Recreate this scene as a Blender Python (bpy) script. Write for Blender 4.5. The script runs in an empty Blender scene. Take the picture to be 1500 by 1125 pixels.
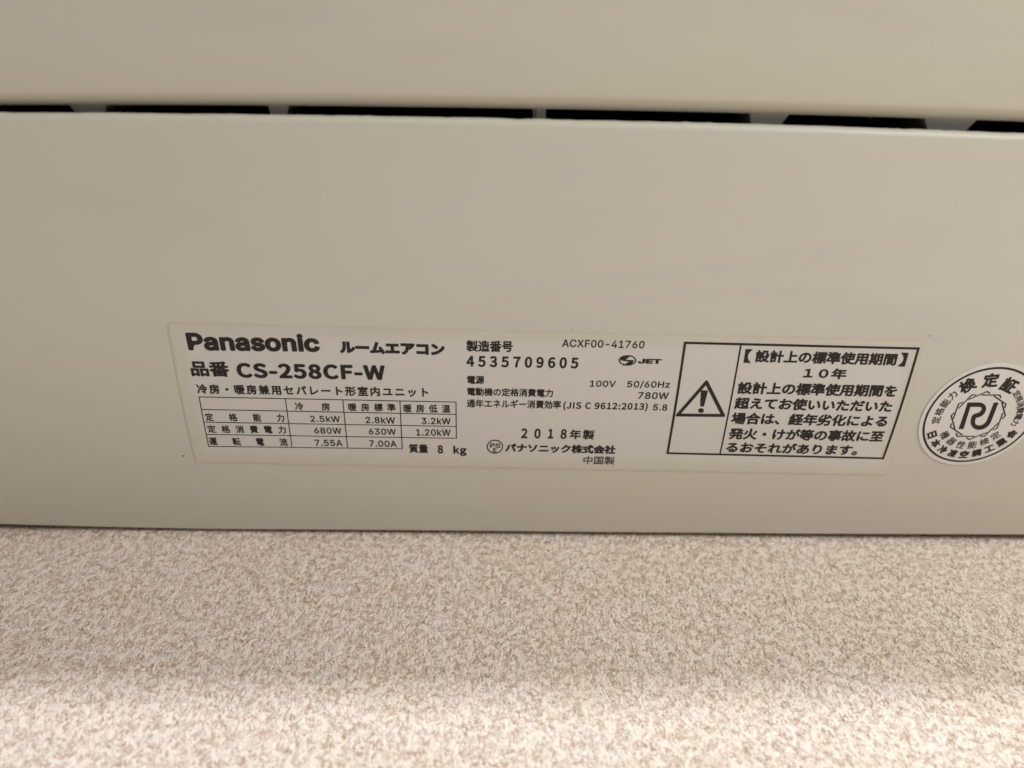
import bpy, bmesh, math, random, os
from mathutils import Matrix, Vector
from mathutils.geometry import tessellate_polygon

random.seed(7)
scene = bpy.context.scene
COL = scene.collection
DEPS = bpy.context.evaluated_depsgraph_get()

# ------------------------------------------------------------------ camera
FPX, CX, CY = 1126.0, 750.0, 562.5            # photograph is 1500 x 1125
D = 0.145                                     # lens to underside, metres
H = 1.90                                      # height of the unit's underside
PITCH, YAW, ROLL = (math.radians(a) for a in (27.58112, 1.19370, 0.83103))


def _rot():
    a, b, c = PITCH, YAW, ROLL
    rx = Matrix(((1, 0, 0), (0, math.cos(a), -math.sin(a)), (0, math.sin(a), math.cos(a))))
    ry = Matrix(((math.cos(b), 0, math.sin(b)), (0, 1, 0), (-math.sin(b), 0, math.cos(b))))
    rz = Matrix(((math.cos(c), -math.sin(c), 0), (math.sin(c), math.cos(c), 0), (0, 0, 1)))
    return rx @ ry @ rz


ROT = _rot()


V_BEND, BEND = -0.056, 4.0                     # the underside rolls up towards the wall behind this line


def rise(v):
    return 0.5 * BEND * min(0.0, v - V_BEND) ** 2


def uv(px, py):
    """photo pixel -> coordinates (right, towards the room) on the curved underside"""
    d = ROT @ Vector(((px - CX) / FPX, (CY - py) / FPX, 1.0))
    z = D
    for _ in range(12):
        z = D + rise(z * d.y / d.z)
    return Vector((z * d.x / d.z, z * d.y / d.z))


V_WALL = uv(750, 784.0).y                      # the wall plane meets the underside here


def world(u, v, drop=0.0):
    return Vector((u, V_WALL - v, H + rise(v) - drop))


def wp(px, py, drop=0.0):
    p = uv(px, py)
    return world(p.x, p.y, drop)


def flip(v):                                   # rotated camera vector -> world
    return Vector((v.x, -v.y, v.z))


cam_d = bpy.data.cameras.new("camera")
cam = bpy.data.objects.new("camera", cam_d)
COL.objects.link(cam)
r_, u_, f_ = (flip(ROT @ Vector(v)) for v in ((1, 0, 0), (0, 1, 0), (0, 0, 1)))
m = Matrix((r_, u_, -f_)).transposed().to_4x4()
m.translation = Vector((0, V_WALL, H - D))
cam.matrix_world = m
cam_d.sensor_width = 36.0
cam_d.lens = 36.0 * FPX / 1500.0
cam_d.clip_start = 0.005
cam_d.clip_end = 50
cam_d.dof.use_dof = True
cam_d.dof.focus_distance = 0.166
cam_d.dof.aperture_fstop = 9.5
scene.camera = cam

# ------------------------------------------------------------------ light
world_d = bpy.data.worlds.new("World")
scene.world = world_d
world_d.use_nodes = True
bg = world_d.node_tree.nodes["Background"]
bg.inputs[0].default_value = (1.0, 0.93, 0.85, 1)
bg.inputs[1].default_value = 0.08              # light bounced about the room


def area(name, loc, aim, sx, sy, power, col):
    l = bpy.data.lights.new(name, 'AREA')
    l.shape = 'RECTANGLE'
    l.size, l.size_y, l.energy, l.color = sx, sy, power, col
    o = bpy.data.objects.new(name, l)
    COL.objects.link(o)
    o.location = loc
    o.rotation_euler = (Vector(aim) - Vector(loc)).to_track_quat('-Z', 'Y').to_euler()
    return o


area("ceiling_lamp", (0.25, -2.2, H + 0.485), (0, 0, H), 0.6, 0.12, 26.0, (0.92, 0.965, 1.0))
area("added_fill", (0.45, -0.58, H - 0.30), (0, -0.05, H), 0.3, 0.3, 3.7, (1.0, 0.99, 0.945))  # added fill to brighten underside and wall from front right, not a real lamp

vs = scene.view_settings
vs.view_transform = 'Standard'
vs.look = 'None'
vs.exposure = 0.12
vs.gamma = 1.0


# ------------------------------------------------------------------ helpers
def nodes(name):
    mt = bpy.data.materials.new(name)
    mt.use_nodes = True
    nt = mt.node_tree
    return mt, nt, nt.nodes["Principled BSDF"]


def add(nt, kind, **kw):
    n = nt.nodes.new(kind)
    for k, v in kw.items():
        setattr(n, k, v)
    return n


def ramp(nt, fac, lo, hi, c0, c1):
    r = add(nt, "ShaderNodeMapRange", interpolation_type='SMOOTHSTEP')
    r.inputs[1].default_value, r.inputs[2].default_value = lo, hi
    r.inputs[3].default_value, r.inputs[4].default_value = c0, c1
    nt.links.new(fac, r.inputs[0])
    return r.outputs[0]


def mixc(nt, fac, a, b):
    n = add(nt, "ShaderNodeMix", data_type='RGBA')
    if hasattr(fac, "links"):
        nt.links.new(fac, n.inputs[0])
    else:
        n.inputs[0].default_value = fac
    for s, i in ((a, 6), (b, 7)):
        if hasattr(s, "links"):
            nt.links.new(s, n.inputs[i])
        else:
            n.inputs[i].default_value = (*s, 1)
    return n.outputs[2]


def math_n(nt, op, a, b):
    n = add(nt, "ShaderNodeMath", operation=op)
    for i, s in enumerate((a, b)):
        if hasattr(s, "links"):
            nt.links.new(s, n.inputs[i])
        else:
            n.inputs[i].default_value = s
    return n.outputs[0]


def noise(nt, vec, scale, detail=2.0, rough=0.5, stretch=None, dist=0.0):
    if stretch:
        mp = add(nt, "ShaderNodeMapping")
        mp.inputs['Scale'].default_value = stretch
        nt.links.new(vec, mp.inputs[0])
        vec = mp.outputs[0]
    n = add(nt, "ShaderNodeTexNoise")
    n.inputs['Scale'].default_value = scale
    n.inputs['Detail'].default_value = detail
    n.inputs['Roughness'].default_value = rough
    n.inputs['Distortion'].default_value = dist
    nt.links.new(vec, n.inputs['Vector'])
    return n.outputs['Fac']


def coords(nt):
    return add(nt, "ShaderNodeNewGeometry").outputs['Position']


def plastic(name, base, smudge, rough):
    mt, nt, b = nodes(name)
    p = coords(nt)
    big = noise(nt, p, 9.0, 3, 0.55, (1, 2.2, 1))
    streak = noise(nt, p, 30.0, 2, 0.5, (0.35, 2.2, 1))
    c = mixc(nt, ramp(nt, big, 0.38, 0.72, 0.0, 0.55), base, smudge)
    c = mixc(nt, ramp(nt, streak, 0.60, 0.78, 0.0, 0.35), c, tuple(x * 0.93 for x in smudge))
    smear = noise(nt, p, 26.0, 4, 0.62, (0.45, 1.6, 1), 0.7)
    c = mixc(nt, ramp(nt, smear, 0.56, 0.74, 0.0, 0.28), c, (smudge[0] * 0.90, smudge[1] * 0.895, smudge[2] * 0.93))
    dust = noise(nt, p, 900.0, 3, 0.7)
    c = mixc(nt, ramp(nt, dust, 0.70, 0.80, 0.0, 0.35), c, tuple(x * 0.72 for x in smudge))
    nt.links.new(c, b.inputs['Base Color'])
    nt.links.new(ramp(nt, big, 0.3, 0.7, rough - 0.05, rough + 0.08), b.inputs['Roughness'])
    b.inputs['Specular IOR Level'].default_value = 0.35
    fine = noise(nt, p, 2600.0, 1, 0.5)
    bp = add(nt, "ShaderNodeBump")
    bp.inputs['Strength'].default_value = 0.05
    bp.inputs['Distance'].default_value = 0.0002
    nt.links.new(fine, bp.inputs['Height'])
    nt.links.new(bp.outputs[0], b.inputs['Normal'])
    return mt


M_PANEL = plastic("ivory_plastic", (0.675, 0.648, 0.56), (0.648, 0.615, 0.55), 0.46)
M_FLAP = plastic("flap_plastic", (0.675, 0.648, 0.545), (0.65, 0.615, 0.535), 0.42)
M_BODY = plastic("casing_plastic", (0.70, 0.67, 0.60), (0.67, 0.63, 0.57), 0.45)


def plain(name, col, rough=0.6, spec=0.3, var=0.06, scale=400.0):
    mt, nt, b = nodes(name)
    n = noise(nt, coords(nt), scale, 2)
    c = mixc(nt, n, tuple(x * (1 - var) for x in col), tuple(x * (1 + var) for x in col))
    nt.links.new(c, b.inputs['Base Color'])
    b.inputs['Roughness'].default_value = rough
    b.inputs['Specular IOR Level'].default_value = spec
    return mt


M_INK = plain("black_ink", (0.028, 0.023, 0.022), 0.55, 0.25, 0.3, 900)
M_INK_GREY = plain("grey_ink", (0.06, 0.052, 0.05), 0.55, 0.25, 0.3, 900)
M_DARK = plain("dark_duct", (0.006, 0.006, 0.008), 0.8, 0.1)
M_RIB = plain("grey_rib", (0.56, 0.55, 0.54), 0.5, 0.3)
M_DIRT = plain("dirt", (0.10, 0.075, 0.05), 0.8, 0.1)
M_DIRT2 = plain("pale_dirt", (0.46, 0.41, 0.33), 0.8, 0.1)


def link(name, me, mat, parent=None, kind=None):
    o = bpy.data.objects.new(name, me)
    COL.objects.link(o)
    if mat:
        me.materials.append(mat)
    if parent:
        o.parent = parent
        o.matrix_parent_inverse = Matrix.Translation(-parent.location)
    if kind:
        o["kind"] = kind
    return o


def empty(name, loc, label, cat):
    o = bpy.data.objects.new(name, None)
    COL.objects.link(o)
    o.empty_display_size = 0.02
    o.location = loc
    o["label"], o["category"] = label, cat
    return o


def mesh(name, verts, faces, smooth=False):
    me = bpy.data.meshes.new(name)
    me.from_pydata([tuple(v) for v in verts], [], faces)
    bm = bmesh.new()
    bm.from_mesh(me)
    bmesh.ops.recalc_face_normals(bm, faces=bm.faces)
    bm.to_mesh(me)
    bm.free()
    if smooth:
        me.polygons.foreach_set("use_smooth", [True] * len(me.polygons))
    return me


def strip(name, xs, section, mat, parent, smooth=True):
    """closed section (list of (y,z) for each x) swept along x, with end caps"""
    vs_, fs = [], []
    n = len(section(xs[0]))
    for x in xs:
        vs_ += [(x, y, z) for y, z in section(x)]
    for i in range(len(xs) - 1):
        for j in range(n):
            k = (j + 1) % n
            fs.append((i * n + j, i * n + k, (i + 1) * n + k, (i + 1) * n + j))
    fs.append(tuple(range(n)))
    fs.append(tuple(range((len(xs) - 1) * n, len(xs) * n)))
    me = mesh(name, vs_, fs, smooth)
    o = link(name, me, mat, parent)
    if smooth:
        me.set_sharp_from_angle(angle=math.radians(40))
    return o


def interp(pts, x):
    if x <= pts[0][0]:
        return pts[0][1]
    for (a, b), (c, d) in zip(pts, pts[1:]):
        if x <= c:
            t = (x - a) / (c - a)
            return b + (d - b) * t
    return pts[-1][1]


def smooth_edge(px):
    """quadratic through a photographed edge, as (u, v) on the underside, held flat outside the frame"""
    pts = [uv(*p) for p in px]
    n = len(pts)
    s = [sum(p.x ** k for p in pts) for k in range(5)]
    t = [sum(p.y * p.x ** k for p in pts) for k in range(3)]
    A = Matrix(((s[0], s[1], s[2]), (s[1], s[2], s[3]), (s[2], s[3], s[4])))
    c = A.inverted() @ Vector(t)
    u0, u1 = pts[0].x - 0.01, pts[-1].x + 0.01
    return lambda u: (lambda w: c[0] + c[1] * w + c[2] * w * w)(min(max(u, u0), u1))


# ------------------------------------------------------------------ wall
def wall_material():
    mt, nt, b = nodes("woven_wallpaper")
    p = coords(nt)

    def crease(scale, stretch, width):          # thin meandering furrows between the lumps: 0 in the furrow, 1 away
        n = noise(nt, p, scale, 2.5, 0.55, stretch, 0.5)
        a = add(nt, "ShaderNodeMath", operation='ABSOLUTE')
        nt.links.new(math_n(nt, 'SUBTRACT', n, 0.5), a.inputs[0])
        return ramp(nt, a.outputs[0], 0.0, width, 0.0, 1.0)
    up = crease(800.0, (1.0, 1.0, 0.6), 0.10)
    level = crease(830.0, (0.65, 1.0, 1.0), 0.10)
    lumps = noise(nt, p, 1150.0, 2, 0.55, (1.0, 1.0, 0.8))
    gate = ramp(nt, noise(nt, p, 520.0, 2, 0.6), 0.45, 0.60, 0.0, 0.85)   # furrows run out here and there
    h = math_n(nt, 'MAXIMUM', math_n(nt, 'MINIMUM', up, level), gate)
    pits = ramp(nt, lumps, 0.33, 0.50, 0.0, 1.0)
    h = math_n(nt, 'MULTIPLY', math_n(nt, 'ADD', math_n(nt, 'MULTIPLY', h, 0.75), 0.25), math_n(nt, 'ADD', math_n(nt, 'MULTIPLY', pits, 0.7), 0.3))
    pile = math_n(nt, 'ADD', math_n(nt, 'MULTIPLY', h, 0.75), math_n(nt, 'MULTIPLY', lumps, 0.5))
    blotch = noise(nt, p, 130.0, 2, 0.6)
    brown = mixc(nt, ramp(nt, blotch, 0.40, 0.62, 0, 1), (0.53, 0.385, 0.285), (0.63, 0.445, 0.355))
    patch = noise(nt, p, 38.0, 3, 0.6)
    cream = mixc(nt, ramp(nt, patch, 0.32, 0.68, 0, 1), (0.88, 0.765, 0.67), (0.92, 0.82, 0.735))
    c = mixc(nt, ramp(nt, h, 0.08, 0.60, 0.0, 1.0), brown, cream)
    nt.links.new(c, b.inputs['Base Color'])
    b.inputs['Roughness'].default_value = 0.75
    b.inputs['Specular IOR Level'].default_value = 0.2
    dn = add(nt, "ShaderNodeDisplacement")
    dn.inputs['Midlevel'].default_value = 1.0
    dn.inputs['Scale'].default_value = 0.00041
    nt.links.new(pile, dn.inputs['Height'])
    nt.links.new(dn.outputs[0], nt.nodes["Material Output"].inputs['Displacement'])
    mt.displacement_method = 'BOTH'
    return mt


def make_wall():
    def axis(lo, a, b_, hi, step, coarse):
        out, x = [], lo
        while x < a - 1e-9:
            out.append(x)
            x += coarse
        n = round((b_ - a) / step)
        out += [a + (b_ - a) * i / n for i in range(n + 1)]
        x = b_ + coarse
        while x < hi + 1e-9:
            out.append(x)
            x += coarse
        return out
    xs = axis(-0.9, -0.19, 0.19, 0.9, 0.00036, 0.01)
    zs = axis(H - 0.7, H - 0.085, H + 0.006, H + 0.7, 0.00036, 0.01)
    nx, nz = len(xs), len(zs)
    import numpy as np
    X, Z = np.meshgrid(np.array(xs), np.array(zs))
    co = np.zeros((nx * nz, 3), dtype=np.float32)
    co[:, 0], co[:, 2] = X.ravel(), Z.ravel()
    i = np.arange(nx * nz).reshape(nz, nx)
    q = np.stack([i[:-1, :-1], i[:-1, 1:], i[1:, 1:], i[1:, :-1]], -1).reshape(-1, 4)
    me = bpy.data.meshes.new("wall")
    me.vertices.add(nx * nz)
    me.vertices.foreach_set("co", co.ravel())
    me.loops.add(q.size)
    me.loops.foreach_set("vertex_index", q.ravel().astype(np.int32))
    me.polygons.add(len(q))
    me.polygons.foreach_set("loop_start", (np.arange(len(q)) * 4).astype(np.int32))
    me.polygons.foreach_set("use_smooth", np.ones(len(q), dtype=bool))
    me.update(calc_edges=True)
    link("wall", me, wall_material(), None, "structure")


make_wall()

# ------------------------------------------------------------------ air conditioner
XL, XR = -0.40, 0.40
unit = empty("air_conditioner", (0, -0.1, H),
             "ivory wall air conditioner seen from below, mounted on textured wallpaper", "air conditioner")

front_px = [(0, 167.7), (250, 169.4), (500, 171.9), (750, 176.8), (1000, 182.2), (1250, 189.6), (1500, 197.7)]
rear_px = [(0, 770.0), (150, 774.0), (300, 777.0), (600, 779.0), (900, 781.8), (1200, 784.2), (1500, 785.3)]
lip_px = [(0, 158.5), (250, 159.4), (500, 161.0), (750, 164.2), (1000, 168.3), (1250, 175.2), (1500, 183.5)]
front_v, rear_v, lip_v = smooth_edge(front_px), smooth_edge(rear_px), smooth_edge(lip_px)
rear_pts = [tuple(uv(*p)) for p in rear_px]

xs_fine = [XL + 0.02 * i for i in range(10)]
xs_fine += [-0.2 + 0.0011 * i for i in range(364)]
xs_fine += [0.2 + 0.002 + 0.02 * i for i in range(10)]
xs_fine = sorted(x for x in xs_fine if XL <= x <= XR)
burr = {}
acc = 0.0
for x in xs_fine:
    acc = acc * 0.75 + random.gauss(0, 0.00002)
    burr[x] = acc + (random.choice((-1, 1)) * 0.00008 if random.random() < 0.03 else 0)


def panel_section(x):
    yf = V_WALL - front_v(x) + burr[x]
    yr = V_WALL - interp(rear_pts, x) - 0.0005
    t, r, rr = 0.0026, 0.0011, 0.0004
    sec = []
    zr = H + rise(V_WALL - yr + rr)
    for k in range(5):                          # rounded lower rear edge
        a = math.pi / 2 * k / 4
        sec.append((yr - rr + rr * math.cos(a), zr + rr - rr * math.sin(a)))
    for k in range(1, 26):
        y = yr - rr + (yf + r - yr + rr) * k / 26
        sec.append((y, H + rise(V_WALL - y)))
    for k in range(7):                          # rounded lower front edge
        a = math.pi / 2 * k / 6
        sec.append((yf + r - r * math.sin(a), H + r - r * math.cos(a)))
    sec += [(yf, H + t), (yr - 0.03, H + t + 0.0015), (yr - 0.001, zr + t), (yr, zr + t - 0.0006)]
    return sec


panel = strip("underside_panel", xs_fine, panel_section, M_PANEL, unit)

YFRONT = -0.198


def flap_section(x):
    yr = V_WALL - lip_v(x)                      # rear lip
    t, r = 0.0066, 0.0125
    # lip: bevelled up into the slot, with a broad soft roll in front of it
    sec = [(yr, H + 0.0043), (yr - 0.0002, H + 0.0038), (yr - 0.0020, H + 0.0012), (yr - 0.00225, H + 0.00095),
           (yr - 0.0027, H + 0.0008), (yr - 0.0036, H + 0.00065), (yr - 0.0055, H + 0.0004), (yr - 0.0085, H + 0.00012),
           (yr - r, H)]
    n = 10
    for k in range(1, n + 1):
        s = k / n
        sec.append((yr - r + (YFRONT - yr + r) * s, H + 0.010 * max(0, s - 0.5) ** 2 * 4))
    sec += [(YFRONT - 0.002, H + 0.012), (YFRONT, H + 0.015)]
    sec += [(yr - 0.03, H + t), (yr - 0.001, H + t), (yr, H + t - 0.001)]
    return sec


strip("louver_flap", [XL + 0.02 + i * 0.01 for i in range(77)], flap_section, M_FLAP, unit)

# front cover and casing
cover = [(-0.2005, H + 0.0135), (-0.212, H + 0.024), (-0.221, H + 0.045), (-0.226, H + 0.09), (-0.227, H + 0.20),
         (-0.222, H + 0.268), (-0.210, H + 0.284), (-0.205, H + 0.280), (-0.216, H + 0.262), (-0.221, H + 0.20),
         (-0.220, H + 0.09), (-0.215, H + 0.048), (-0.207, H + 0.030), (-0.199, H + 0.018)]
strip("front_cover", [XL, -0.2, 0, 0.2, XR], lambda x: cover, M_BODY, unit)
cas = [(0.0005, H + 0.030), (0.0005, H + 0.285), (-0.2105, H + 0.2845), (-0.2045, H + 0.278), (-0.004, H + 0.278),
       (-0.004, H + 0.030)]
strip("casing", [XL, -0.2, 0, 0.2, XR], lambda x: cas, M_BODY, unit, False)
end = [(-0.0005, H + 0.0045), (-0.0005, H + 0.283), (-0.208, H + 0.282), (-0.219, H + 0.262), (-0.223, H + 0.2),
       (-0.222, H + 0.09), (-0.217, H + 0.046), (-0.199, H + 0.017), (-0.12, H + 0.0032)]
for x0, x1 in ((XL - 0.006, XL - 0.0002), (XR + 0.0002, XR + 0.006)):
    strip("end_cap", [x0, x1], lambda x: end, M_BODY, unit, False)

# dark duct behind the slot
gy = V_WALL - (front_v(0) + lip_v(0)) / 2
duct = [(gy + 0.014, H + 0.0036), (gy + 0.014, H + 0.05), (gy - 0.03, H + 0.07), (gy - 0.03, H + 0.0068),
        (gy - 0.032, H + 0.0068), (gy - 0.032, H + 0.072), (gy + 0.016, H + 0.052), (gy + 0.016, H + 0.0036)]
strip("air_duct", [XL + 0.01, 0, XR - 0.01], lambda x: duct, M_DARK, unit, False)

# ribs bridging the slot: (x at the flap side left/right, x at the panel side left/right), photo pixels
RIBS = [((106, 155), (114, 152)), ((394.5, 422), (397.5, 419.5)), ((781.5, 783.6), (781.5, 783.6)),
        ((785.5, 799.5), (785.5, 799.5)), ((1099.5, 1152), (1100.5, 1141)), ((1356, 1425.5), (1359.5, 1411.5))]
for (a0, a1), (b0, b1) in RIBS:
    def at(px, edge):
        p = uv(px, interp(edge, px)) * (1 + 0.0044 / D)        # the ribs sit a little deeper than the underside
        return Vector((p.x, V_WALL - p.y))
    A0, A1, B1, B0 = at(a0, lip_px), at(a1, lip_px), at(b1, front_px), at(b0, front_px)
    q = [A0 + (A0 - B0) * 0.7, A1 + (A1 - B1) * 0.7, B1 + (B1 - A1) * 0.7, B0 + (B0 - A0) * 0.7]
    # continue the sloping flanks under the lip and the panel edge
    z0, z1 = H + 0.0044, H + 0.016
    vs_ = [(x, y, z0) for x, y in q] + [(x, y, z1) for x, y in q]
    me = mesh("rib", vs_, [(0, 1, 2, 3), (7, 6, 5, 4), (0, 4, 5, 1), (1, 5, 6, 2), (2, 6, 7, 3), (3, 7, 4, 0)])
    link("rib", me, M_RIB, unit)


def blob(name, px, py, rx, ry, mat, parent, drop, n=9):
    c = uv(px, py)
    s = D / FPX * 1.05
    pts = []
    for k in range(n):
        a = 2 * math.pi * k / n
        j = random.uniform(0.7, 1.2)
        pts.append(world(c.x + rx * s * j * math.cos(a), c.y + ry * s * j * math.sin(a), drop))
    top = [Vector((p.x, p.y, p.z)) for p in pts]
    bot = [p + Vector((0, 0, 0.00006)) for p in pts]
    cen = sum(top, Vector()) / n - Vector((0, 0, 0.00008))
    fs = [(k, (k + 1) % n, 2 * n) for k in range(n)] + [(k, (k + 1) % n, n + (k + 1) % n, n + k) for k in range(n)]
    return link(name, mesh(name, top + bot + [cen], fs), mat, parent)


for px, py, rx, ry, mt in ((268.5, 668, 2.6, 1.2, M_DIRT), (1362.5, 491.8, 1.9, 1.6, M_DIRT2),
                           (839, 482.5, 2.0, 1.1, M_DIRT2), (178, 741, 1.6, 0.9, M_DIRT2),
                           (1275, 173, 1.2, 0.8, M_DIRT)):
    blob("dirt_speck", px, py, rx, ry, mt, unit, 0.00002)


# ------------------------------------------------------------------ stickers
def rounded(pts, r, n=5, extra=0):
    """plane polygon (u,v) with rounded corners; extra points along each side let it follow the curve"""
    out = []
    m_ = len(pts)
    for i in range(m_):
        a, b, c = pts[i - 1], pts[i], pts[(i + 1) % m_]
        da, dc = (a - b).normalized(), (c - b).normalized()
        p0, p1 = b + da * r, b + dc * r
        for k in range(n + 1):
            t = k / n
            out.append((1 - t) ** 2 * p0 + 2 * t * (1 - t) * b + t * t * p1)
        nxt = c + (b - c).normalized() * r
        out += [p1.lerp(nxt, (k + 1) / (extra + 1)) for k in range(extra)]
    return out


def plate(name, outline, mat, parent, thick, base=-0.00002):
    """thin sheet stuck to the underside; outline in plane coordinates"""
    bm = bmesh.new()
    f = bm.faces.new([bm.verts.new((p.x, p.y, 0)) for p in outline])
    v0, v1 = min(p.y for p in outline), max(p.y for p in outline)
    for k in range(1, 40):                      # cross cuts so that the sheet follows the curve
        bmesh.ops.bisect_plane(bm, geom=bm.verts[:] + bm.edges[:] + bm.faces[:],
                               plane_co=(0, v0 + (v1 - v0) * k / 40, 0), plane_no=(0, 1, 0))
    ext = bmesh.ops.extrude_face_region(bm, geom=bm.faces[:])
    top = {e for e in ext['geom'] if isinstance(e, bmesh.types.BMVert)}
    for v in bm.verts:
        v.co = world(v.co.x, v.co.y, thick if v in top else base)
    bmesh.ops.recalc_face_normals(bm, faces=bm.faces)
    me = bpy.data.meshes.new(name)
    bm.to_mesh(me)
    bm.free()
    return link(name, me, mat, parent)


def film(name, corners, inset_col, edge_col, panel_col):
    """clear film printed with a pale field, yellowed along its cut edge; corners as plane points TL TR BR BL"""
    mt, nt, b = nodes(name)
    pos = coords(nt)
    P4 = [Vector((p.x, V_WALL - p.y)) for p in corners]
    cen = sum(P4, Vector((0, 0))) / 4
    d = None
    for k in range(4):                          # distance in from each cut edge
        a, e = P4[k], (P4[(k + 1) % 4] - P4[k]).normalized()
        nrm = Vector((-e.y, e.x))
        if (cen - a).dot(nrm) < 0:
            nrm = -nrm
        dn = add(nt, "ShaderNodeVectorMath", operation='DOT_PRODUCT')
        nt.links.new(pos, dn.inputs[0])
        dn.inputs[1].default_value = (nrm.x, nrm.y, 0)
        di = math_n(nt, 'SUBTRACT', dn.outputs['Value'], a.dot(nrm))
        d = di if d is None else math_n(nt, 'MINIMUM', d, di)
    wob = math_n(nt, 'MULTIPLY', math_n(nt, 'SUBTRACT', noise(nt, pos, 260.0, 3), 0.5), 0.0010)
    d2 = math_n(nt, 'ADD', d, wob)
    field = mixc(nt, ramp(nt, d2, 0.0012, 0.0042, 0, 1), panel_col, inset_col)
    yel = ramp(nt, d2, 0.0001, 0.0008, 0.5, 0.0)
    c = mixc(nt, yel, field, edge_col)
    nt.links.new(c, b.inputs['Base Color'])
    b.inputs['Roughness'].default_value = 0.38
    b.inputs['Specular IOR Level'].default_value = 0.4
    return mt


LABEL_T, INK_T = 0.00010, 0.00013
lab = [uv(245, 472), uv(1355, 497.5), uv(1300, 695.8), uv(287, 677)]
label = empty("rating_label", world(*uv(780, 580)),
              "long clear rating label with black Japanese specifications and warning box, stuck on the underside", "label")
M_FILM = film("label_film", lab, (0.71, 0.685, 0.645), (0.61, 0.55, 0.42), (0.67, 0.64, 0.56))
plate("film", rounded(lab, 0.0012), M_FILM, label, LABEL_T)

FONTDIR = bpy.utils.system_resource('DATAFILES', path="fonts")


def font(fn):
    try:
        return bpy.data.fonts.load(os.path.join(FONTDIR, fn))
    except Exception:
        return None


F_LATIN, F_CJK = font("Inter.woff2"), font("Noto Sans CJK Regular.woff2")


GLYPH_CACHE = {}


def outline_loops(text, fnt, spacing):
    """closed outlines of a text, sampled"""
    cu = bpy.data.curves.new("glyphs", 'FONT')
    cu.body = text
    if fnt:
        cu.font = fnt
    cu.size = 1.0
    cu.space_character = spacing
    ob = bpy.data.objects.new("glyphs", cu)
    crv = ob.to_curve(DEPS)
    loops = []
    for sp in crv.splines:
        bp = sp.bezier_points
        pts = []
        for k in range(len(bp)):
            a, b = bp[k], bp[(k + 1) % len(bp)]
            p0, p1, p2, p3 = a.co.xy, a.handle_right.xy, b.handle_left.xy, b.co.xy
            chord = (p3 - p0).length
            bent = abs((p1 - p0).cross(p3 - p0)) + abs((p2 - p0).cross(p3 - p0)) if chord > 1e-6 else 0
            n = 1 if chord < 1e-6 or bent / chord < 0.002 else 4
            for t in (q / n for q in range(n)):
                pts.append((1 - t) ** 3 * p0 + 3 * t * (1 - t) ** 2 * p1 + 3 * t * t * (1 - t) * p2 + t ** 3 * p3)
        clean = [p for q, p in enumerate(pts) if (p - pts[q - 1]).length > 1e-5]
        if len(clean) > 2:
            loops.append(clean)
    ob.to_curve_clear()
    bpy.data.objects.remove(ob)
    bpy.data.curves.remove(cu)
    return loops


def loop_area(lp):
    return 0.5 * sum(lp[k - 1].cross(lp[k]) for k in range(len(lp)))


def inside(p, lp):
    c = False
    for k in range(len(lp)):
        a, b = lp[k - 1], lp[k]
        if (a.y > p.y) != (b.y > p.y) and p.x < (b.x - a.x) * (p.y - a.y) / (b.y - a.y) + a.x:
            c = not c
    return c


def glyphs(text, fnt, weight=0.0, spacing=1.0):
    """text -> flat verts (x, y, layer) and faces, ink box scaled to 0..1; weight thickens the strokes (in ems)"""
    weight += 0.003
    loops = outline_loops(text, fnt, spacing)
    big = max(loops, key=lambda l: abs(loop_area(l)))
    sgn = 1 if loop_area(big) > 0 else -1
    outers = [l for l in loops if loop_area(l) * sgn > 0]
    holes = [l for l in loops if loop_area(l) * sgn <= 0]
    owned = [[] for _ in outers]
    for h in holes:
        own = [i for i, o in enumerate(outers) if inside(h[0], o)]
        if own:
            owned[min(own, key=lambda i: abs(loop_area(outers[i])))].append(h)
    vs_, fs = [], []
    for k, (o, hs) in enumerate(zip(outers, owned)):
        polys = [o] + hs
        flatp = [p for l in polys for p in l]
        tris = tessellate_polygon([[Vector((p.x, p.y, 0)) for p in l] for l in polys])
        base = len(vs_)
        vs_ += [Vector((p.x, p.y, k % 3)) for p in flatp]
        fs += [tuple(base + i for i in t) for t in tris]
    if weight > 0:
        for l in loops:
            for k in range(len(l)):
                a, b = l[k - 1], l[k]
                d = (b - a).normalized()
                n = Vector((-d.y, d.x)) * weight
                e = d * weight * 0.8
                base = len(vs_)
                lay = 4 + random.random() * 8
                for q in (a - n, b - n, b - n * 0.8 + e, b + n * 0.8 + e, b + n, a + n, a + n * 0.8 - e, a - n * 0.8 - e):
                    vs_.append(Vector((q.x, q.y, lay)))
                fs.append(tuple(range(base, base + 8)))
    x0, x1 = min(v.x for v in vs_), max(v.x for v in vs_)
    y0, y1 = min(v.y for v in vs_), max(v.y for v in vs_)
    return [((v.x - x0) / (x1 - x0), (v.y - y0) / (y1 - y0), v.z * 1.2e-6) for v in vs_], fs, (x1 - x0) / (y1 - y0)


def flat(name, pts, fs, mat, parent, drop=INK_T):
    """ink in plane coordinates, facing down"""
    me = bpy.data.meshes.new(name)
    fs2 = []
    for f in fs:                                # every face turned to look down
        a = 0.5 * sum(pts[f[k - 1]][0] * pts[f[k]][1] - pts[f[k]][0] * pts[f[k - 1]][1] for k in range(len(f)))
        fs2.append(f if a > 0 else f[::-1])
    me.from_pydata([tuple(world(p[0], p[1], drop + (p[2] if len(p) > 2 else 0))) for p in pts], [], fs2)
    me.update()
    return link(name, me, mat, parent)


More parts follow.
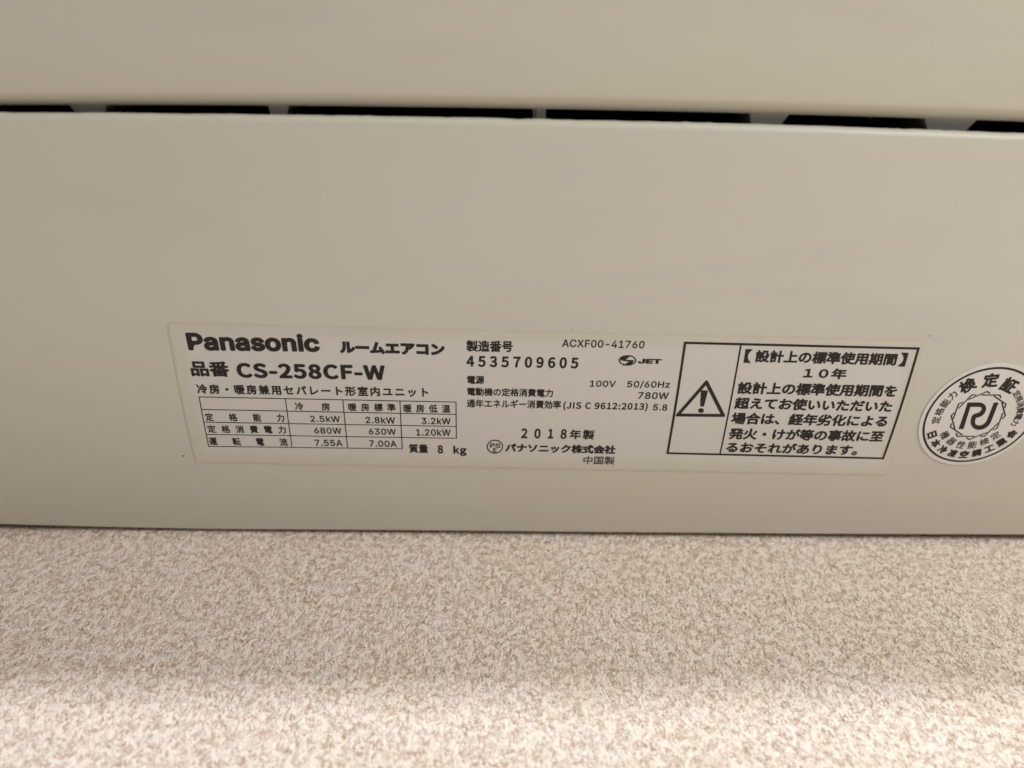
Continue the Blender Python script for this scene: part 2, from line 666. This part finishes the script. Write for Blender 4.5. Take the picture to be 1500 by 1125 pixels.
def write(text, x0, y0, x1, y1, ytop, fnt=None, weight=0.0, spacing=1.0, slant=None, mat=None):
    """fit the ink box of text between photo pixels: bottom-left, bottom-right, top (at the left)"""
    vs_, fs, _ = glyphs(text, fnt or F_CJK, weight, spacing)
    p0, p1, pt = uv(x0, y0), uv(x1, y1), uv(x0, ytop)
    ax = p1 - p0
    ay = Vector((slant * (pt.y - p0.y) if slant else 0.0, pt.y - p0.y))
    pts = [(*(p0 + ax * a + ay * b), c) for a, b, c in vs_]
    return flat("lettering", pts, fs, mat or M_INK, label)


def line(px0, px1, wpx, parent=None, name="rule", mat=None, drop=INK_T, scale=None):
    a, b = uv(*px0), uv(*px1)
    w = wpx * D / FPX * 1.12 / 2
    d = (b - a).normalized()
    n = Vector((-d.y, d.x)) * w
    a, b = a - d * w, b + d * w
    k = max(1, int((b - a).length / 0.0012))
    pts = []
    for i in range(k + 1):
        c = a.lerp(b, i / k)
        pts += [c - n, c + n]
    return flat(name, pts, [(2 * i, 2 * i + 2, 2 * i + 3, 2 * i + 1) for i in range(k)], mat or M_INK, parent or label, drop)


L = F_LATIN
for row in [
    ("Panasonic", 276.8, 513, 469.5, 515.6, 486.3, L, 0.036, 1.02),
    ("ルームエアコン", 498.4, 517, 652, 520.6, 499.4, None, 0.022),
    ("品番", 281.6, 550.6, 338, 551.8, 528, None, 0.010),
    ("CS-258CF-W", 349, 553, 565, 556.6, 531, None, 0.014, 1.05),
    ("冷房・暖房兼用セパレート形室内ユニット", 290, 576.4, 628, 581.4, 562, None, 0.009, 1.1),
    ("冷房", 433, 600.4, 484, 601.2, 589, None, 0.006, 2.4),
    ("暖房標準", 511, 601.6, 580, 602.4, 590, None, 0.006, 1.35),
    ("暖房低温", 591.6, 603.6, 660, 604.4, 591.6, None, 0.006, 1.35),
    ("定格能力", 302.4, 616.4, 417.6, 617.6, 604.6, None, 0.006, 2.3),
    ("定格消費電力", 305.6, 633.6, 420, 634.8, 622.2, None, 0.006, 1.45),
    ("運転電流", 308, 651.6, 422.4, 653, 640, None, 0.006, 2.3),
    ("2.5kW", 455.4, 617.4, 499, 618.2, 608.4, L, 0.012, 1.05),
    ("2.8kW", 536, 619.4, 579.4, 620.2, 610, L, 0.012, 1.05),
    ("3.2kW", 618, 620.8, 660.4, 621.4, 611.4, L, 0.012, 1.05),
    ("680W", 461, 634.6, 501, 635.2, 625.6, L, 0.012, 1.05),
    ("630W", 540.6, 636, 580.6, 636.6, 627, L, 0.012, 1.05),
    ("1.20kW", 610, 637.6, 660.4, 638.2, 628, L, 0.012, 1.05),
    ("7.55A", 462, 653, 502.4, 653.2, 643.6, L, 0.012, 1.05),
    ("7.00A", 541.6, 653.8, 581.6, 654.6, 644.4, L, 0.012, 1.05),
    ("質量", 599.6, 663, 627.6, 663.4, 650, None, 0.006),
    ("8", 641.4, 663.8, 649.4, 664, 651.6, None, 0.012),
    ("kg", 664.4, 667.2, 683.6, 667.6, 652.4, None, 0.012, 1.05),
    ("製造番号", 683.2, 514.8, 751, 515.6, 498.1, None, 0.008),
    ("4535709605", 683.2, 536.8, 846.6, 539.6, 520.5, None, 0.010, 1.2),
    ("電源", 684.5, 561.8, 709.5, 562.2, 549.8, None, 0.008),
    ("電動機の定格消費電力", 684.5, 579, 809.7, 581.6, 567, None, 0.006),
    ("通年エネルギー消費効率", 683.9, 596.4, 821.5, 598.6, 584.1, None, 0.005),
    ("(JIS C 9612:2013)", 824.7, 600.4, 947.8, 602.4, 587.4, None, 0.008, 1.05),
    ("5.8", 955.9, 600.8, 976.8, 601.4, 591.4, L, 0.014, 1.05),
    ("100V", 863.7, 566, 901.5, 566.6, 556.8, L, 0.012, 1.05),
    ("50/60Hz", 918.1, 568.2, 980.4, 569.0, 557.2, L, 0.012, 1.05),
    ("780W", 934.1, 583.8, 978.7, 584.4, 573.9, L, 0.012, 1.05),
    ("ACXF00-41760", 823.2, 507.8, 943.5, 510.2, 496.6, L, 0.010, 1.05),
    ("2018", 763.2, 641.6, 829.6, 642.6, 627, None, 0.010, 1.4),
    ("年製", 833.8, 642.8, 869.9, 643.6, 628.7, None, 0.008, 1.1),
    ("パナソニック株式会社", 739.9, 661.6, 900.9, 664.8, 648.8, None, 0.014),
    ("PS", 717.9, 655.3, 732.9, 655.8, 648.7, L, 0.014),
    ("E", 722.4, 661.7, 727.6, 661.8, 656.1, L, 0.014),
    ("JET", 934.1, 532.0, 968.4, 532.8, 524.9, L, 0.045),
]:
    write(*row)
write("中国製", 854, 679.6, 899.5, 680.2, 667.6, None, 0.002, 1.0, None, M_INK_GREY)

# table rules
for a, b in (((292, 581), (668, 588.6)), ((296.4, 599.4), (668, 606.6)), ((300, 618), (668.4, 624.2)),
             ((303.6, 636), (668.6, 641.6)), ((306, 653.4), (589.4, 657)), ((292, 581), (306, 653.4)),
             ((418.4, 584.2), (428, 654.6)), ((502.4, 585.8), (509.4, 655.6)), ((586, 587.4), (589.4, 657)),
             ((668, 588.6), (668.6, 641.6))):
    line(a, b, 1.45)

# warning box
B = [(1003.4, 501.8), (1345, 510.2), (1293.2, 671), (977.6, 663.4)]
for k in range(4):
    line(B[k], B[(k + 1) % 4], 3.7)
line((1085.2, 504.2), (1054.4, 665.3), 2.5)
sl = (uv(*B[1]) - uv(*B[2])).x / (uv(*B[1]) - uv(*B[2])).y
W = 0.011
for row in [
    ("【", 1088.8, 531.0, 1099.2, 531.3, 510.8, None, W),
    ("設計上の標準使用期間", 1105, 530.4, 1311, 535.4, 512.0, None, W),
    ("】", 1314.5, 536.4, 1325, 536.7, 516.0, None, W),
    ("１０年", 1175.6, 553.6, 1238, 555.2, 538, None, W),
    ("設計上の標準使用期間を", 1079, 576.8, 1311, 581.6, 558.6, None, W),
    ("超えてお使いいただいた", 1074.4, 598.6, 1304, 603.8, 581.2, None, W),
    ("場合は、経年劣化による", 1069.6, 620.8, 1297, 625.4, 603.4, None, W),
    ("発火・けが等の事故に至", 1066, 643, 1291.5, 647.2, 626.2, None, W),
    ("るおそれがあります。", 1062, 662, 1254, 666.6, 646.6, None, W),
]:
    write(*row, 1.0, sl)

PX = D / FPX * 1.12


def ring(outer, inner, name, parent, mat=None, drop=INK_T):
    n = len(outer)
    fs = [(k, (k + 1) % n, n + (k + 1) % n, n + k) for k in range(n)]
    return flat(name, outer + inner, fs, mat or M_INK, parent, drop)


def inset_tri(tri, d):
    out = []
    for i in range(3):
        a, b, c = tri[i - 1], tri[i], tri[(i + 1) % 3]
        da, dc = (a - b).normalized(), (c - b).normalized()
        bis = (da + dc).normalized()
        s = math.sin(da.angle(dc) / 2)
        out.append(b + bis * d / s)
    return out


tri = [uv(1035.4, 554.8), uv(1063.4, 610.4), uv(987.6, 609.6)]
ring(rounded(tri, 5.0 * PX, 5, 12), rounded(inset_tri(tri, 5.5 * PX), 0.6 * PX, 5, 12), "warning_triangle", label)
ex = rounded([uv(1026.4, 571.2), uv(1037.0, 571.6), uv(1031.0, 595.2), uv(1025.4, 595.0)], 1.7 * PX)
flat("exclamation_bar", ex, [tuple(range(len(ex)))], M_INK, label)


def ellipse(cx, cy, rx, ry, n=40):
    """pixel ellipse -> plane points"""
    return [uv(cx + rx * math.cos(2 * math.pi * k / n), cy - ry * math.sin(2 * math.pi * k / n)) for k in range(n)]


dot = ellipse(1026.7, 601, 4.2, 3.5, 20)
flat("exclamation_dot", dot, [tuple(range(20))], M_INK, label)
ring(ellipse(725.0, 653.8, 12.0, 10.2), ellipse(725.0, 653.8, 10.4, 8.6), "ring_mark", label)
ring(ellipse(919.1, 527.6, 13.0, 7.7), ellipse(919.1, 527.6, 11.0, 6.0), "oval_mark", label)


def jz(x, y):
    return uv(895 + x / 16.667, 505 + y / 16.667)


for poly in ([(225, 372), (250, 315), (300, 275), (370, 256), (510, 250), (430, 300), (360, 358), (555, 372), (395, 385)],
             [(560, 372), (545, 425), (490, 475), (420, 496), (285, 502), (370, 450), (438, 402), (240, 380), (395, 373)]):
    pl = [jz(*p) for p in poly]
    cen = sum(pl, Vector((0, 0))) / len(pl)
    me_b = bmesh.new()
    f = me_b.faces.new([me_b.verts.new((p.x, p.y, 0)) for p in pl])
    bmesh.ops.triangulate(me_b, faces=[f])
    me_b.verts.index_update()
    fs = [tuple(v.index for v in t.verts) for t in me_b.faces]
    me_b.free()
    flat("bolt_mark", pl, fs, M_INK, label, INK_T + 0.00001)

# round inspection sticker: frame fitted to its outline in the photograph
EP = [(950, 178), (245, 720), (600, 1012), (800, 190), (640, 255), (500, 340), (400, 430), (300, 560), (270, 850),
      (330, 920), (430, 975), (700, 1010), (800, 985), (900, 945), (1000, 885), (1100, 800), (1050, 190), (1110, 212)]
import numpy as np
P = np.array([tuple(uv(1300 + x * 200 / 1125, 500 + y * 200 / 1125)) for x, y in EP])
mu = P.mean(0)
Qn = (P - mu) / 0.01
A_ = np.c_[Qn[:, 0] ** 2, Qn[:, 0] * Qn[:, 1], Qn[:, 1] ** 2, Qn[:, 0], Qn[:, 1]]
k_ = np.linalg.lstsq(A_, np.ones(len(P)), rcond=None)[0]
S = np.array([[k_[0], k_[1] / 2], [k_[1] / 2, k_[2]]])
c0 = -0.5 * np.linalg.solve(S, k_[3:5])
w_, E_ = np.linalg.eigh(S / (1 + c0 @ S @ c0))
T_ = (E_ @ np.diag(1 / np.sqrt(w_)) @ E_.T) * 0.01            # symmetric: no rotation
SC = Vector((mu[0] + c0[0] * 0.01, mu[1] + c0[1] * 0.01))
print("sticker radii", 0.01 / np.sqrt(w_), "centre", SC)


def su(x, y):                                                  # sticker unit disc -> plane
    return Vector((SC.x + T_[0, 0] * x + T_[0, 1] * y, SC.y + T_[1, 0] * x + T_[1, 1] * y))


Ti = np.linalg.inv(T_)


def inv(zx, zy):                                               # enlarged-photo pixel -> unit disc
    p = uv(1340 + zx / 6.619, 520 + zy / 6.619)
    q = Ti @ np.array([p.x - SC.x, p.y - SC.y])
    return Vector((q[0], q[1]))


M_STK = plain("sticker_paper", (0.79, 0.765, 0.73), 0.4, 0.4, 0.02, 120)
stk = empty("inspection_sticker", world(SC.x, SC.y),
            "round white certification sticker with black ring and emblem beside the rating label", "sticker")
plate("paper_disc", [su(math.cos(2 * math.pi * k / 96), math.sin(2 * math.pi * k / 96)) for k in range(96)], M_STK, stk, 0.00016)
SD = 0.00019


def disc_ring(r0, r1, name):
    o = [su(r0 * math.cos(2 * math.pi * k / 96), r0 * math.sin(2 * math.pi * k / 96)) for k in range(96)]
    i = [su(r1 * math.cos(2 * math.pi * k / 96), r1 * math.sin(2 * math.pi * k / 96)) for k in range(96)]
    ring(o, i, name, stk, M_INK, SD)


disc_ring(0.937, 0.901, "border_ring")


def arc_text(chars, first, last, size, weight, below=False, mat=None, via=None):
    """characters spread along an arc between the centres of the first and last, in the sticker's disc"""
    a, b = inv(*first), inv(*last)
    ra, rb = a.length, b.length
    t0, t1 = math.atan2(a.y, a.x), math.atan2(b.y, b.x)
    if below and t1 < t0:
        t1 += 2 * math.pi
    if not below and t1 > t0:
        t1 -= 2 * math.pi
    n = len(chars)
    for i, ch in enumerate(chars):
        s = i / (n - 1)
        th, r = t0 + (t1 - t0) * s, ra + (rb - ra) * s
        rot = th + math.pi / 2 if below else th - math.pi / 2
        vs_, fs, asp = glyphs(ch, F_CJK, weight)
        w, h = (size * min(1.0, asp), size * min(1.0, 1 / asp))
        pts = []
        for x, y, z in vs_:
            lx, ly = (x - 0.5) * w, (y - 0.5) * h
            pts.append((*su(r * math.cos(th) + lx * math.cos(rot) - ly * math.sin(rot),
                            r * math.sin(th) + lx * math.sin(rot) + ly * math.cos(rot)), z))
        flat("lettering", pts, fs, mat or M_INK, stk, SD)


arc_text("検定証", (508, 292), (912, 290), 0.265, 0.012)
arc_text("定格能力", (203, 628), (362, 388), 0.15, 0.004, mat=M_INK_GREY)
arc_text("定格消費電力", (985, 372), (968, 655), 0.125, 0.004, mat=M_INK_GREY)
arc_text("機器性能検定", (288, 772), (778, 778), 0.155, 0.004, True, mat=M_INK_GREY)
arc_text("日本冷凍空調工業会", (162, 770), (935, 762), 0.165, 0.016, True)


def ez(x, y):                                                  # enlarged emblem pixel -> plane
    return uv(1380 + x / 11.25, 560 + y / 11.25)


CORN = [(735, 145), (945, 203), (1047, 355), (1035, 547), (897, 752), (690, 882), (440, 937), (240, 882), (128, 727),
        (143, 545), (265, 350), (480, 203)]
EW = 2.1 * D / FPX * 1.1 / 2
for k in range(12):
    a, b = ez(*CORN[k]), ez(*CORN[(k + 2) % 12])
    d = (b - a).normalized()
    n = Vector((-d.y, d.x)) * EW
    for s0, s1 in ((0, 0.14), (0.37, 1.0)):
        p, q = a.lerp(b, s0) - d * EW * 0.6, a.lerp(b, s1) + d * EW * 0.6
        flat("hexagon_line", [p - n, q - n, q + n, p + n], [(0, 1, 2, 3)], M_INK, stk, SD + 0.000004 * (k % 2))


def stroke(path, half, name, parent, drop):
    """thick line along enlarged-emblem pixels; half = half width in those pixels (level cut ends)"""
    L_, R_ = [], []
    for i, p in enumerate(path):
        a, b = path[max(0, i - 1)], path[min(len(path) - 1, i + 1)]
        dx, dy = b[0] - a[0], b[1] - a[1]
        l = math.hypot(dx, dy)
        nx, ny = -dy / l * half, dx / l * half
        if i in (0, len(path) - 1):                            # cut level
            nx, ny = math.copysign(half * 1.08, nx), 0.0
        L_.append(ez(p[0] + nx, p[1] + ny))
        R_.append(ez(p[0] - nx, p[1] - ny))
    n = len(path)
    fs = [(i, i + 1, n + i + 1, n + i) for i in range(n - 1)]
    return flat(name, L_ + R_, fs, M_INK, parent, drop)


def bez(p0, p1, p2, p3, n=10):
    return [tuple((1 - t) ** 3 * a + 3 * t * (1 - t) ** 2 * b + 3 * t * t * (1 - t) * c + t ** 3 * d
                  for a, b, c, d in zip(p0, p1, p2, p3)) for t in (i / n for i in range(n + 1))]


stem = [(308, 764), (447, 328)]
flat("emblem_stroke", [ez(264, 764), ez(346, 764), ez(462, 395), ez(478, 388), ez(400, 328), ez(414, 327)],
     [(0, 1, 2, 3, 5)], M_INK, stk, SD)
bowl = [(414, 361), (470, 361), (580, 361)]
bowl += bez((580, 361), (690, 355), (705, 430), (655, 490))[1:]
bowl += bez((655, 490), (625, 535), (560, 535), (528, 552))[1:]
bowl += bez((528, 552), (508, 580), (500, 620), (500, 640))[1:]
bowl += bez((500, 640), (500, 720), (560, 742), (605, 740))[1:]
bowl += bez((605, 740), (690, 738), (745, 680), (770, 620))[1:]
bowl += [(800, 545), (884, 327)]
L_, R_ = [], []
for i, p in enumerate(bowl):
    a, b = bowl[max(0, i - 1)], bowl[min(len(bowl) - 1, i + 1)]
    dx, dy = b[0] - a[0], b[1] - a[1]
    l = math.hypot(dx, dy)
    nx, ny = -dy / l * 36, dx / l * 36
    if i == 0:
        nx, ny = 0, 34
    if i == len(bowl) - 1:
        nx, ny = math.copysign(39, nx), 0
    L_.append(ez(p[0] + nx, p[1] + ny))
    R_.append(ez(p[0] - nx, p[1] - ny))
n = len(bowl)
flat("emblem_stroke", L_ + R_, [(i, i + 1, n + i + 1, n + i) for i in range(n - 1)], M_INK, stk, SD + 0.00001)

# corner of a clear sticker further along the panel
sc = [uv(-230, 560), uv(-62, 563), uv(5.5, 741), uv(-150, 739)]
cs = empty("clear_sticker", world(*uv(-90, 650)), "bare clear plastic sticker left of the rating label, only its corner showing", "sticker")
M_CLEAR = film("clear_film", sc, (0.66, 0.625, 0.55), (0.72, 0.68, 0.60), (0.61, 0.57, 0.50))
plate("film", rounded(sc, 0.0008), M_CLEAR, cs, LABEL_T)
